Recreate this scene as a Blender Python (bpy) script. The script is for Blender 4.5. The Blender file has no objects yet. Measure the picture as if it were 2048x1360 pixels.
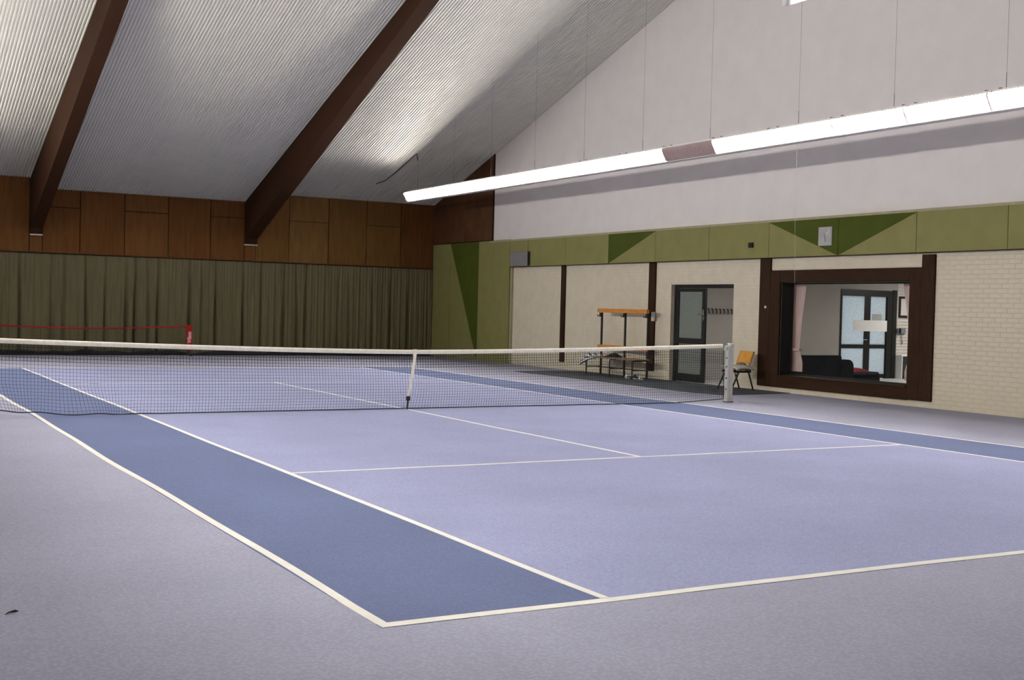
import bpy, math, random
from mathutils import Vector, Matrix
random.seed(7)
S = bpy.context.scene
COL = S.collection
# ------------------------------------------------------------------ camera, world, exposure
F_PX, YAW, PITCH, ROLL = 2432.04, 0.5129884678, -0.0261039653, 0.0246989876
CAM = Vector((-7.931734639, -17.487428197, 1.6263388267))
fw = Vector((math.sin(YAW) * math.cos(PITCH), math.cos(YAW) * math.cos(PITCH), math.sin(PITCH)))
r0 = Vector((math.cos(YAW), -math.sin(YAW), 0)); u0 = r0.cross(fw)
rt = r0 * math.cos(ROLL) + u0 * math.sin(ROLL); up = -r0 * math.sin(ROLL) + u0 * math.cos(ROLL)
cd = bpy.data.cameras.new('camera'); cam = bpy.data.objects.new('camera', cd); COL.objects.link(cam)
cd.sensor_fit = 'HORIZONTAL'; cd.sensor_width = 36.0; cd.lens = F_PX / 2048 * 36; cd.clip_start = .05; cd.clip_end = 200
M = Matrix((rt, up, -fw)).transposed().to_4x4(); M.translation = CAM
cam.matrix_world = M
S.camera = cam
w = bpy.data.worlds.new('overcast'); S.world = w; w.use_nodes = True
w.node_tree.nodes['Background'].inputs[0].default_value = (.86, .93, 1.0, 1)
w.node_tree.nodes['Background'].inputs[1].default_value = 3.2
LAMP = 330.0                # radiance of the hall's tubes
S.view_settings.view_transform = 'Standard'; S.view_settings.look = 'None'
S.view_settings.exposure = 0.0; S.view_settings.gamma = 1.0
S.view_settings.use_curve_mapping = False
S.cycles.max_bounces = 9; S.cycles.diffuse_bounces = 6; S.cycles.glossy_bounces = 3
S.cycles.transparent_max_bounces = 12; S.cycles.sample_clamp_indirect = 6.0
S.cycles.caustics_reflective = False; S.cycles.caustics_refractive = False
S.cycles.use_denoising = True


def lamp_area(name, loc, rot, sx, sy, power, col):
    l = bpy.data.lights.new(name, 'AREA'); l.shape = 'RECTANGLE'; l.size = sx; l.size_y = sy
    l.energy = power; l.color = col
    o = bpy.data.objects.new(name, l); COL.objects.link(o); o.location = loc; o.rotation_euler = rot
    return o


# two unseen area lights, added to brighten the club room behind the big window
lamp_area('club_room_fill', (11.0, 3.0, 2.72), (0, 0, 0), 1.2, .5, 50, (1, .96, .9))
lamp_area('club_room_fill', (17.2, 3.9, 2.72), (0, 0, 0), 1.2, .5, 62, (1, .96, .9))


# ------------------------------------------------------------------ helpers
class MB:
    def __init__(s): s.v = []; s.f = []; s.mi = []; s.cur = 0
    def face(s, pts, mi=None):
        n = len(s.v); s.v += [tuple(p) for p in pts]; s.f.append(tuple(range(n, n + len(pts)))); s.mi.append(s.cur if mi is None else mi)
        return s
    def box(s, x0, x1, y0, y1, z0, z1, bev=0):
        if bev:
            b = min(bev, (x1 - x0) * .45, (y1 - y0) * .45, (z1 - z0) * .45)
            n = len(s.v); idx = {}
            for i, X in enumerate((x0, x1)):
                for j, Y in enumerate((y0, y1)):
                    for k, Z in enumerate((z0, z1)):
                        sx, sy, sz = (b, -b)[i], (b, -b)[j], (b, -b)[k]
                        idx[i, j, k, 0] = len(s.v); s.v.append((X, Y + sy, Z + sz))
                        idx[i, j, k, 1] = len(s.v); s.v.append((X + sx, Y, Z + sz))
                        idx[i, j, k, 2] = len(s.v); s.v.append((X + sx, Y + sy, Z))
            F = []
            for i in (0, 1):
                q = [(i, 0, 0, 0), (i, 1, 0, 0), (i, 1, 1, 0), (i, 0, 1, 0)]; F.append(q if i else q[::-1])
                q = [(0, i, 0, 1), (0, i, 1, 1), (1, i, 1, 1), (1, i, 0, 1)]; F.append(q if i else q[::-1])
                q = [(0, 0, i, 2), (1, 0, i, 2), (1, 1, i, 2), (0, 1, i, 2)]; F.append(q if i else q[::-1])
            for a in (0, 1):
                for c in (0, 1):
                    F.append([(a, c, 0, 0), (a, c, 1, 0), (a, c, 1, 1), (a, c, 0, 1)][::(1 if a == c else -1)])
                    F.append([(a, 0, c, 0), (a, 1, c, 0), (a, 1, c, 2), (a, 0, c, 2)][::(-1 if a == c else 1)])
                    F.append([(0, a, c, 1), (1, a, c, 1), (1, a, c, 2), (0, a, c, 2)][::(1 if a == c else -1)])
            for i in (0, 1):
                for j in (0, 1):
                    for k in (0, 1):
                        q = [(i, j, k, 0), (i, j, k, 1), (i, j, k, 2)]
                        F.append(q if (i + j + k) % 2 else q[::-1])
            for q in F: s.f.append(tuple(idx[t] for t in q)); s.mi.append(s.cur)
            return s
        n = len(s.v)
        s.v += [(x, y, z) for x in (x0, x1) for y in (y0, y1) for z in (z0, z1)]
        for q in ((0, 1, 3, 2), (4, 6, 7, 5), (0, 4, 5, 1), (2, 3, 7, 6), (0, 2, 6, 4), (1, 5, 7, 3)):
            s.f.append(tuple(n + i for i in q)); s.mi.append(s.cur)
        return s
    def prism(s, poly, axis, a0, a1):
        """extrude a polygon given in the two other axes along axis ('x','y','z')"""
        def P(p, a):
            return {'x': (a, p[0], p[1]), 'y': (p[0], a, p[1]), 'z': (p[0], p[1], a)}[axis]
        n = len(s.v); k = len(poly)
        s.v += [P(p, a0) for p in poly] + [P(p, a1) for p in poly]
        s.f.append(tuple(range(n, n + k))[::-1]); s.f.append(tuple(range(n + k, n + 2 * k))); s.mi += [s.cur] * 2
        for i in range(k):
            j = (i + 1) % k; s.f.append((n + i, n + j, n + k + j, n + k + i)); s.mi.append(s.cur)
        return s
    def tube(s, pts, r, sides=8, cap=True, flat=1.0):
        pts = [Vector(p) for p in pts]; n = len(s.v); rr = r if isinstance(r, (list, tuple)) else [r] * len(pts)
        prev = None
        for i, p in enumerate(pts):
            d = (pts[min(i + 1, len(pts) - 1)] - pts[max(i - 1, 0)]).normalized()
            a = Vector((0, 0, 1)) if abs(d.z) < .9 else Vector((0, 1, 0))
            e1 = d.cross(a).normalized() if prev is None else (prev - d * prev.dot(d)).normalized()
            prev = e1; e2 = d.cross(e1)
            for k in range(sides):
                t = 2 * math.pi * (k + .5) / sides
                s.v.append(tuple(p + e1 * (rr[i] * math.cos(t)) + e2 * (rr[i] * flat * math.sin(t))))
        for i in range(len(pts) - 1):
            for k in range(sides):
                k2 = (k + 1) % sides
                s.f.append((n + i * sides + k, n + i * sides + k2, n + (i + 1) * sides + k2, n + (i + 1) * sides + k)); s.mi.append(s.cur)
        if cap:
            s.f.append(tuple(range(n, n + sides))[::-1]); b = n + (len(pts) - 1) * sides
            s.f.append(tuple(range(b, b + sides))); s.mi += [s.cur] * 2
        return s
    def grid(s, rows):
        n = len(s.v); h = len(rows); wd = len(rows[0])
        for r in rows: s.v += [tuple(p) for p in r]
        for i in range(h - 1):
            for j in range(wd - 1):
                a = n + i * wd + j; s.f.append((a, a + 1, a + wd + 1, a + wd)); s.mi.append(s.cur)
        return s
    def mesh(s, name, mats, smooth=False):
        m = bpy.data.meshes.new(name); m.from_pydata(s.v, [], s.f)
        if not isinstance(mats, (list, tuple)): mats = [mats]
        for x in mats: m.materials.append(x)
        m.polygons.foreach_set('material_index', s.mi)
        if smooth: m.polygons.foreach_set('use_smooth', [True] * len(m.polygons))
        m.update(); return m
    def build(s, name, mats, parent=None, smooth=False, recalc=True):
        m = s.mesh(name, mats, smooth)
        if recalc:
            import bmesh
            b = bmesh.new(); b.from_mesh(m); bmesh.ops.recalc_face_normals(b, faces=b.faces); b.to_mesh(m); b.free()
        o = bpy.data.objects.new(name, m); COL.objects.link(o)
        if parent is not None: attach(o, parent)
        return o


def attach(o, parent):
    o.parent = parent
    o.matrix_parent_inverse = Matrix.Translation(parent.location).inverted()


def thing(name, label, cat, loc=(0, 0, 0), group=None):
    o = bpy.data.objects.new(name, None); COL.objects.link(o); o.empty_display_size = .1; o.location = loc
    return tag(o, label, cat, group)


def tag(o, label, cat, group=None):
    o['label'] = label; o['category'] = cat
    if group: o['group'] = group
    return o


def struct(o): o['kind'] = 'structure'; return o


def base(name, loc=(0, 0, 0)):
    o = bpy.data.objects.new(name, None); COL.objects.link(o); o.location = loc; o['kind'] = 'structure'; return o


def mat(name, col, rough=.6, var=.12, scale=6.0, stretch=(1, 1, 1), bump=0.0, bscale=None, metal=0.0, spec=.3, emit=0, coords='Object', detail=4):
    m = bpy.data.materials.new(name); m.use_nodes = True; nt = m.node_tree; N = nt.nodes; L = nt.links
    b = N['Principled BSDF']; b.inputs['Roughness'].default_value = rough; b.inputs['Metallic'].default_value = metal
    b.inputs['Specular IOR Level'].default_value = spec
    tc = N.new('ShaderNodeTexCoord'); mp = N.new('ShaderNodeMapping'); mp.inputs['Scale'].default_value = stretch
    L.new(tc.outputs[coords], mp.inputs[0])
    nz = N.new('ShaderNodeTexNoise'); nz.inputs['Scale'].default_value = scale; nz.inputs['Detail'].default_value = detail
    L.new(mp.outputs[0], nz.inputs[0])
    rp = N.new('ShaderNodeValToRGB'); rp.color_ramp.elements[0].position = .3; rp.color_ramp.elements[1].position = .7
    rp.color_ramp.elements[0].color = tuple(c * (1 - var) for c in col) + (1,)
    rp.color_ramp.elements[1].color = tuple(min(1, c * (1 + var)) for c in col) + (1,)
    L.new(nz.outputs['Fac'], rp.inputs[0]); L.new(rp.outputs[0], b.inputs['Base Color'])
    if bump:
        n2 = N.new('ShaderNodeTexNoise'); n2.inputs['Scale'].default_value = bscale or scale * 6; L.new(mp.outputs[0], n2.inputs[0])
        bp = N.new('ShaderNodeBump'); bp.inputs['Strength'].default_value = bump; bp.inputs['Distance'].default_value = .01
        L.new(n2.outputs['Fac'], bp.inputs['Height']); L.new(bp.outputs[0], b.inputs['Normal'])
    return m


def carpet(name, col, var=.10):
    m = mat(name, col, rough=.95, var=var * .5, scale=.7, spec=.1, detail=3)
    nt = m.node_tree; N = nt.nodes; L = nt.links; b = N['Principled BSDF']
    tc = N['Texture Coordinate']
    v = N.new('ShaderNodeTexVoronoi'); v.inputs['Scale'].default_value = 45; L.new(tc.outputs['Object'], v.inputs['Vector'])
    mx = N.new('ShaderNodeMixRGB'); mx.blend_type = 'MULTIPLY'; mx.inputs[0].default_value = 1
    r2 = N.new('ShaderNodeValToRGB'); r2.color_ramp.elements[0].position = .1; r2.color_ramp.elements[1].position = .65
    r2.color_ramp.elements[0].color = (1, 1, 1, 1); k = 1 - var * 1.6; r2.color_ramp.elements[1].color = (k, k, k, 1)
    L.new(v.outputs['Distance'], r2.inputs[0])
    L.new(N['Color Ramp'].outputs[0], mx.inputs[1]); L.new(r2.outputs[0], mx.inputs[2]); L.new(mx.outputs[0], b.inputs['Base Color'])
    bp = N.new('ShaderNodeBump'); bp.inputs['Strength'].default_value = .35; bp.inputs['Distance'].default_value = .004; bp.invert = True
    L.new(v.outputs['Distance'], bp.inputs['Height']); L.new(bp.outputs[0], b.inputs['Normal'])
    return m


def emitter(name, col, k):
    m = bpy.data.materials.new(name); m.use_nodes = True; b = m.node_tree.nodes['Principled BSDF']
    b.inputs['Base Color'].default_value = (.9, .9, .9, 1)
    b.inputs['Emission Color'].default_value = (*col, 1); b.inputs['Emission Strength'].default_value = k
    return m


def glass(name, tint=(1, 1, 1), refl=.06):
    m = bpy.data.materials.new(name); m.use_nodes = True; nt = m.node_tree; N = nt.nodes; L = nt.links; N.remove(N['Principled BSDF'])
    t = N.new('ShaderNodeBsdfTransparent'); t.inputs[0].default_value = (*tint, 1)
    g = N.new('ShaderNodeBsdfGlossy'); g.inputs['Roughness'].default_value = .02
    fr = N.new('ShaderNodeLayerWeight'); fr.inputs[0].default_value = refl
    x = N.new('ShaderNodeMixShader'); L.new(fr.outputs['Fresnel'], x.inputs[0]); L.new(t.outputs[0], x.inputs[1]); L.new(g.outputs[0], x.inputs[2])
    L.new(x.outputs[0], N['Material Output'].inputs[0]); return m


def frosted(name, col, tr=.75, lo=.92):
    m = bpy.data.materials.new(name); m.use_nodes = True; nt = m.node_tree; N = nt.nodes; L = nt.links; N.remove(N['Principled BSDF'])
    tc = N.new('ShaderNodeTexCoord'); nz = N.new('ShaderNodeTexNoise'); nz.inputs['Scale'].default_value = 22; L.new(tc.outputs['Object'], nz.inputs[0])
    rp = N.new('ShaderNodeValToRGB'); rp.color_ramp.elements[0].position = .35; rp.color_ramp.elements[1].position = .65
    rp.color_ramp.elements[0].color = tuple(c * lo for c in col) + (1,); rp.color_ramp.elements[1].color = tuple(col) + (1,)
    L.new(nz.outputs['Fac'], rp.inputs[0])
    t = N.new('ShaderNodeBsdfTranslucent'); d = N.new('ShaderNodeBsdfDiffuse')
    L.new(rp.outputs[0], t.inputs[0]); L.new(rp.outputs[0], d.inputs[0])
    x = N.new('ShaderNodeMixShader'); x.inputs[0].default_value = tr
    L.new(d.outputs[0], x.inputs[1]); L.new(t.outputs[0], x.inputs[2]); L.new(x.outputs[0], N['Material Output'].inputs[0]); return m


m_white = mat('white_plaster', (.74, .705, .695), .8, .03, 2)
m_brick = mat('cream_brick', (.66, .60, .47), .75, .05, 5, bump=.15)
m_mortar = mat('cream_mortar', (.62, .565, .44), .85, .04, 9)
m_green = mat('olive_panel', (.22, .21, .075), .7, .06, 3)
m_dgreen = mat('dark_green_panel', (.058, .078, .010), .8, .10, 3, spec=.15)
m_brown = mat('dark_stained_wood', (.029, .014, .0065), .7, .22, 3, (1, 1, 9), .05, spec=.12)
m_brown_v = mat('dark_stained_board', (.029, .014, .0065), .7, .22, 3, (9, 9, 1), .05, spec=.12)
m_beam = mat('glulam_beam', (.028, .0112, .0045), .75, .2, 4, (9, .5, 9), .05, spec=.1)
m_wood = [mat('veneer_panel', c, .7, .16, 2.2, (5, 5, .6), .02, spec=.12) for c in
          ((.135, .062, .018), (.122, .052, .014), (.185, .10, .032), (.15, .077, .022))]
m_cornerwood = mat('corner_veneer', (.080, .037, .018), .7, .2, 2.2, (5, 1, .8), .02, spec=.12)
m_curtain = mat('olive_curtain', (.152, .138, .073), .9, .10, 2.5, (5, 5, .5))
m_black = mat('black_fabric', (.012, .014, .013), .9, .2, 8)
m_deck = mat('white_steel_deck', (.66, .645, .585), .6, .03, 1.5)
m_roof = mat('roof_board', (.30, .29, .28), .9, .05, 2)
m_outer = carpet('pale_carpet', (.395, .40, .51))
m_inner = carpet('lavender_carpet', (.358, .38, .58))
m_alley = carpet('blue_carpet', (.158, .192, .33))
m_line = mat('line_white', (.80, .785, .72), .9, .04, 8)
m_mat = carpet('dark_mat', (.088, .100, .116))
m_net = mat('net_cord', (.02, .022, .025), .9, .1, 8)
m_tape = mat('net_tape', (.90, .86, .74), .85, .08, 3, (6, 6, 6))
m_post = mat('post_white', (.56, .56, .54), .45, .04, 4)
m_steel = mat('steel', (.55, .55, .56), .35, .05, 6, metal=.9)
m_dark = mat('dark_steel', (.025, .022, .02), .5, .1, 6)
m_red = mat('red_fabric', (.36, .014, .012), .8, .1, 6)
m_redtxt = mat('white_print', (.85, .62, .60), .8, .02, 6)
m_enamel = mat('white_enamel', (.82, .81, .80), .4, .02, 6)
m_louvre = mat('louvre_blade', (.80, .66, .64), .45, .02, 6)
m_tube_on = emitter('lit_tube', (1.0, .965, .90), LAMP)
m_tube_off = mat('unlit_tube', (.8, .78, .78), .3, .02, 6)
m_orange = mat('orange_wood', (.58, .235, .045), .5, .15, 5, (6, 1, 6))
m_orangeback = mat('orange_ply', (.62, .30, .05), .45, .12, 5, (4, 4, 1))
m_alu = mat('black_alu', (.013, .014, .013), .4, .08, 6)
m_frost = frosted('grey_frosted_glass', (.30, .33, .30), .35)
m_frost2 = frosted('bright_frosted_glass', (.48, .505, .51), .8, .86)
m_glass = glass('clear_glass')
m_pinkcur = mat('pink_curtain', (.72, .58, .54), .9, .10, 3, (8, 8, .5))
m_sofa = mat('dark_sofa', (.030, .036, .040), .75, .12, 6)
m_lobbywall = mat('club_wall', (.43, .41, .385), .85, .05, 2)
m_lobbywhite = mat('club_white', (.66, .62, .58), .85, .04, 2)
m_tile = mat('pale_floor', (.55, .55, .54), .5, .08, 3)
m_paper = mat('paper', (.82, .82, .80), .8, .02, 4)
m_grey = mat('grey_box', (.21, .20, .215), .6, .05, 4)
m_silver = mat('silver_sign', (.40, .40, .40), .5, .05, 4)
m_fleece = mat('grey_fleece', (.62, .60, .56), .95, .3, 40, bump=.8, bscale=70)
m_jacket = mat('brown_cloth', (.16, .11, .10), .9, .3, 20)
m_stripeD = mat('towel_black', (.02, .02, .024), .95, .2, 20)
m_stripeW = mat('towel_white', (.72, .72, .74), .95, .06, 20)
m_seatwood = mat('bench_slat', (.34, .20, .12), .6, .15, 5, (6, 1, 6))
m_cream = mat('cream_plastic', (.62, .60, .54), .5, .04, 6)
m_chrome = mat('chrome', (.85, .85, .85), .18, .01, 6, metal=1.0)
m_tan = mat('tan_trim', (.34, .31, .20), .7, .08, 5)

# ------------------------------------------------------------------ dimensions
XR, YF, XL, YN = 9.5, 18.80, -9.1, -18.80          # right wall, far panel face, left wall, near wall
BX0, BX1 = 9.40, 9.44                                # green panels stand proud of the brick
SL = .317
def ceil(y, off=0.0): return 4.92 + off + SL * (18.85 - abs(y))

# ------------------------------------------------------------------ floor, carpets, lines
fl = struct(MB().box(XL - .3, XR + .02, YN - .3, YF + .3, -.12, 0).build('floor', m_outer))
MB().box(-4.115, 4.115, -11.885, 11.885, 0, .002).build('court_carpet', m_inner, fl)
MB().box(-5.485, -4.115, -11.885, 11.885, 0, .002).build('alley_carpet', m_alley, fl)
MB().box(4.115, 5.485, -11.885, 11.885, 0, .002).build('alley_carpet', m_alley, fl)
def line(x0, x1, y0, y1, amp=.006):
    """a strip let into the carpet, its edges a little wavy"""
    mb = MB(); lw = (x1 - x0) > (y1 - y0); n = 60; ph = random.random() * 9
    top = []
    for i in range(n + 1):
        t = i / n
        d = amp * (math.sin(t * 17 + ph) + .6 * math.sin(t * 41 + 2 * ph))
        if i in (0, n): d = 0
        if lw: X = x0 + (x1 - x0) * t; top.append(((X, y0 + d, .004), (X, y1 + d, .004)))
        else: Y = y0 + (y1 - y0) * t; top.append(((x0 + d, Y, .004), (x1 + d, Y, .004)))
    mb.grid([[a for a, b in top], [b for a, b in top]])
    mb.grid([[(a[0], a[1], 0) for a, b in top], [a for a, b in top]])
    mb.grid([[b for a, b in top], [(b[0], b[1], 0) for a, b in top]])
    return mb.build('court_line', m_line, fl)
line(-5.485, 5.485, -11.885, -11.805); line(-5.485, 5.485, 11.835, 11.885)
line(-5.485, -5.425, -11.805, 11.835, .012); line(5.435, 5.485, -11.805, 11.835)
line(-4.115, -4.060, -11.805, 11.835); line(4.065, 4.115, -11.805, 11.835)
line(-4.060, 4.065, -6.425, -6.375); line(-4.060, 4.065, 6.375, 6.425)
line(-.025, .025, -6.375, 6.375)
m1 = MB()
m1.prism([(7.48, 9.72), (9.49, 9.66), (9.49, 1.62), (7.62, 1.48), (7.40, 2.2), (7.5, 6)][::-1], 'z', 0, .012)
tag(m1.build('floor_mat', m_mat), 'long dark grey runner mat on the floor along the brick wall and door', 'mat')
tag(MB().tube([(6.72, -.05, .008), (7.02, -.45, .008), (7.06, -.55, .008)], .010, 6).build('floor_strip', m_chrome),
    'thin shiny metal strip lying on the floor right of the net post', 'strip')
sc_ = MB().tube([(-7.13, -10.885, .006), (-7.11, -10.86, .009), (-7.08, -10.855, .012), (-7.065, -10.845, .008)], [.003, .006, .012, .004], 6, flat=.6)
tag(sc_.build('scrap', m_black), 'small black scrap lying on the pale carpet at the left', 'scrap')

# ------------------------------------------------------------------ right wall: brick, boards, openings
DY0, DY1, DZ = 3.54, 5.82, 2.28                      # door opening
WY0, WY1, WZ0, WZ1 = -1.50, 2.00, .36, 2.31          # window opening
WB = 9.508
wr = MB()
T = XR + .30
for y0, y1, z0, z1 in ((-18.8, WY0, 0, 3.62), (WY0, WY1, 0, WZ0), (WY0, WY1, WZ1, 3.62), (WY1, DY0, 0, 3.62),
                       (DY0, DY1, DZ, 3.62), (DY1, 19.05, 0, 3.62)):
    wr.box(WB, T, y0, y1, z0, z1)
wr = struct(wr.build('wall_right', m_mortar))
# gable above, with the daylight window in its peak
GW = 2.24
gb = MB()
def gable(mb, x0, x1, hole=True):
    zt = lambda y: ceil(y) + .15
    if hole:
        mb.prism([(-19, 3.62), (19, 3.62), (19, zt(19)), (GW, zt(GW)), (GW, 8.09), (-GW, 8.09), (-GW, zt(GW)), (-19, zt(19))], 'x', x0, x1)
        mb.prism([(-GW, zt(GW) - .45), (GW, zt(GW) - .45), (GW, zt(GW)), (0, zt(0)), (-GW, zt(GW))], 'x', x0, x1)
    else:
        mb.prism([(-19, 0), (19, 0), (19, zt(19)), (0, zt(0)), (-19, zt(19))], 'x', x0, x1)
gable(gb, XR, XR + .3)
struct(gb.build('wall_gable', m_white))
w2 = base('window_2', (XR + .2, 0, 8.1))
wz1 = ceil(GW) + .15 - .45
f = MB()
f.box(XR + .16, XR + .24, -GW, GW, 8.09, 8.14); f.box(XR + .16, XR + .24, -GW, GW, wz1 - .06, wz1)
for y in (-GW, -.77, .71, GW - .06): f.box(XR + .16, XR + .24, y, y + .06, 8.14, wz1 - .06)
f.build('window_frame', m_enamel, w2)
for a, b in ((-GW + .06, -.77), (-.71, .71), (.77, GW - .06)):
    MB().box(XR + .195, XR + .203, a, b, 8.14, wz1 - .06).build('pane', m_glass, w2)

# bricks: every course is laid; the nearest ones are pieces of their own
BL, BH, PL, PH = .249, .0745, .250, .0833
whole = MB().box(0, .018, 0, BL, 0, BH, .002).mesh('brick', m_brick)
rest = MB(); pieces = []
def spans(z):
    z1 = z + BH
    cuts = []
    if z < DZ: cuts.append((DY0, DY1))
    if z1 > .11 and z < 2.58: cuts.append((-2.06, 2.62))
    out = [(-6.2, 13.50)]
    for a, b in cuts:
        nn = []
        for p, q in out:
            if b <= p or a >= q: nn.append((p, q))
            else:
                if a > p: nn.append((p, a))
                if b < q: nn.append((b, q))
        out = nn
    return out
r = 0; z = .004
while z < 2.83:
    for p, q in spans(z):
        y = math.floor(p / PL) * PL + (PL / 2 if r % 2 else 0) - PL
        while y < q:
            a, b = max(y, p), min(y + BL, q)
            if b - a > .03:
                pieces.append((a, b, z))
            y += PL
    r += 1; z += PH
near = [t for t in pieces if t[1] > -4.25 and t[0] < -2.06 and t[1] <= -2.05]
near.sort(key=lambda t: t[0])
near = near[:298]; nset = set(near)
for a, b, z in near:
    if b - a > BL - .002: me = whole
    else: me = MB().box(0, .018, 0, b - a, 0, BH, .002).mesh('brick', m_brick)
    o = bpy.data.objects.new('brick', me); COL.objects.link(o); o.location = (XR - .0007 * random.random(), a, z); attach(o, wr)
for t in pieces:
    if t in nset: continue
    dx = .0007 * random.random()
    rest.box(XR - dx, XR + .016, t[0], t[1], t[2], t[2] + BH)
rb = rest.build('brick_courses', m_brick, wr, recalc=False); rb['kind'] = 'stuff'

# green panels, each with its own edges
def panel(poly, m, x0=BX0, x1=BX1, name='panel'):
    return MB().prism(poly, 'x', x0, x1).build(name, m, wr)
GZ0, GZ1 = 2.83, 3.57
seams = [13.53, 12.49, 10.46, 8.39, 6.37, 4.33, 2.32, .30, -1.68, -3.66, -5.66]
g = .006
for i in range(len(seams) - 1):
    a, b = seams[i] - g, seams[i + 1] + g
    if i == 3:      # dark triangle hanging from the left corner
        panel([(a, GZ1), (b, GZ1), (a, GZ0)], m_dgreen); panel([(b - .004, GZ1 - .003), (b, GZ0), (a - .01, GZ0)], m_green)
    elif i == 6:
        panel([(a, GZ1), (b, GZ1), (b, GZ0)], m_dgreen); panel([(a, GZ1 - .006), (b + .012, GZ0), (a, GZ0)], m_green)
    elif i == 7:
        panel([(a, GZ1), (b, GZ1), (a, GZ0)], m_dgreen); panel([(b, GZ1 - .006), (b, GZ0), (a - .012, GZ0)], m_green)
    else:
        panel([(a, GZ1), (b, GZ1), (b, GZ0), (a, GZ0)], m_green)
panel([(15.48 - g, 3.63), (13.53 + g, 3.63), (13.53 + g, 0), (15.48 - g, 0)], m_green)
panel([(17.42, 3.63), (15.48 + g, 3.63), (15.48 + g, .012)], m_dgreen)
panel([(17.42, 3.62), (15.49, 0), (17.42, 0)], m_green)
panel([(18.68, 3.63), (17.43, 3.63), (17.43, 0), (18.68, 0)], m_green)
MB().box(BX1, WB, 13.45, 13.53, 0, GZ0).build('panel_edge', m_tan, wr)
MB().box(BX1, WB, -5.66, 18.68, GZ0 + .01, 3.60).build('panel_backing', m_brown, wr)
MB().box(BX0 - .005, XR, -5.7, 14.74, GZ1, 3.62).build('ledge', m_tan, wr)
MB().box(BX0 - .001, BX1 + .03, -5.7, 13.53, GZ0 - .014, GZ0).build('lower_ledge', m_brown, wr)
# brown veneer in the far corner
zc = lambda y: ceil(y) + .05
panel([(18.85, 3.66), (14.76, 3.66), (14.76, 4.86), (18.85, 4.86)], m_cornerwood, 9.45, 9.485, 'veneer_panel')
panel([(18.85, 4.875), (14.76, 4.875), (14.76, zc(14.76)), (18.85, zc(18.85))], m_cornerwood, 9.45, 9.485, 'veneer_panel')
MB().box(9.486, XR, 14.76, 18.85, 3.6, 6.3).build('veneer_backing', m_black, wr)
MB().box(9.455, XR, 14.73, 14.76, 3.64, zc(14.74)).build('edge_strip', m_brown_v, wr)
# upright boards on the brick
MB().box(9.45, XR, 10.54, 10.74, .20, GZ0, .005).build('upright_board', m_brown_v, wr)
MB().box(9.45, XR, 6.42, 6.68, .19, GZ0, .005).build('upright_board', m_brown_v, wr)

# ------------------------------------------------------------------ window 1 in its dark frame
w1 = base('window_1', (XR, .25, .11))
fx0, fx1 = 9.455, 9.515
MB().box(fx0, fx1, 2.31, 2.64, .11, 2.82, .006).build('frame_board', m_brown_v, w1)
MB().box(fx0 + .004, fx1, WY1, 2.308, .11, 2.56, .004).build('frame_board', m_brown_v, w1)
MB().box(fx0, fx1, -2.08, -1.78, .12, 2.79, .006).build('frame_board', m_brown_v, w1)
MB().box(fx0 + .004, fx1, -1.778, WY0, .12, 2.56, .004).build('frame_board', m_brown_v, w1)
MB().box(fx0 + .006, fx1, WY0, WY1, WZ1, 2.56, .004).build('frame_header', m_brown, w1)
MB().box(fx0 + .006, fx1, WY0, WY1, .11, WZ0 - .03, .004).build('frame_apron', m_brown, w1)
MB().box(fx0 - .02, T, WY0, WY1, WZ0 - .03, WZ0 + .005).build('window_sill', m_brown, w1)
j = MB()
j.box(fx1, T, WY1 - .012, WY1 + .002, WZ0, WZ1); j.box(fx1, T, WY0 - .002, WY0 + .012, WZ0, WZ1); j.box(fx1, T, WY0, WY1, WZ1 - .012, WZ1 + .002)
j.build('window_lining', m_alu, w1)
j = MB(); q = .035
j.box(T - .03, T + .02, WY0, WY1, WZ0, WZ0 + q); j.box(T - .03, T + .02, WY0, WY1, WZ1 - q, WZ1)
j.box(T - .03, T + .02, WY0, WY0 + q, WZ0 + q, WZ1 - q); j.box(T - .03, T + .02, WY1 - q, WY1, WZ0 + q, WZ1 - q)
j.build('glazing_frame', m_alu, w1)
MB().box(T - .008, T, WY0 + q, WY1 - q, WZ0 + q, WZ1 - q).build('pane', m_glass, w1)
kn = MB().tube([(fx0 + .002, 2.42, 1.785), (fx0 - .02, 2.42, 1.785)], .028, 14)
tag(kn.build('wall_button', m_cream), 'small round white button on the left board of the dark window frame', 'button')

# ------------------------------------------------------------------ door 1
d1 = base('door_1', (XR + .12, 4.7, 0))
dx0, dx1 = 9.60, 9.66
f = MB(); f.box(dx0, dx1 + .02, DY1 - .07, DY1, .0, DZ); f.box(dx0, dx1 + .02, DY0, DY1 - .07, DZ - .085, DZ); f.box(dx0, dx1 + .02, DY0 - .002, DY0 + .05, 0, DZ - .085)
f.build('door_frame', m_alu, d1)
la, lb = 4.66, DY1 - .075
lf = MB(); lf.box(dx0 + .005, dx1, lb - .10, lb, .012, DZ - .09); lf.box(dx0 + .005, dx1, la, la + .115, .012, DZ - .09)
lf.box(dx0 + .005, dx1, la + .115, lb - .10, .012, .20); lf.box(dx0 + .005, dx1, la + .115, lb - .10, .90, 1.03); lf.box(dx0 + .005, dx1, la + .115, lb - .10, DZ - .165, DZ - .09)
leaf = lf.build('door_leaf', m_alu, d1)
MB().box(dx0 + .03, dx0 + .04, la + .115, lb - .10, .20, .90).build('pane', m_frost, leaf)
MB().box(dx0 + .03, dx0 + .04, la + .115, lb - .10, 1.03, DZ - .165).build('pane', m_frost, leaf)
h = MB().box(dx0 - .012, dx0 + .005, la + .04, la + .075, 1.42, 1.70, .004); h.tube([(dx0 - .01, la + .057, 1.6), (dx0 - .06, la + .057, 1.6), (dx0 - .06, la + .17, 1.6)], .010, 8)
h.build('door_handle', m_chrome, leaf)
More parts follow.
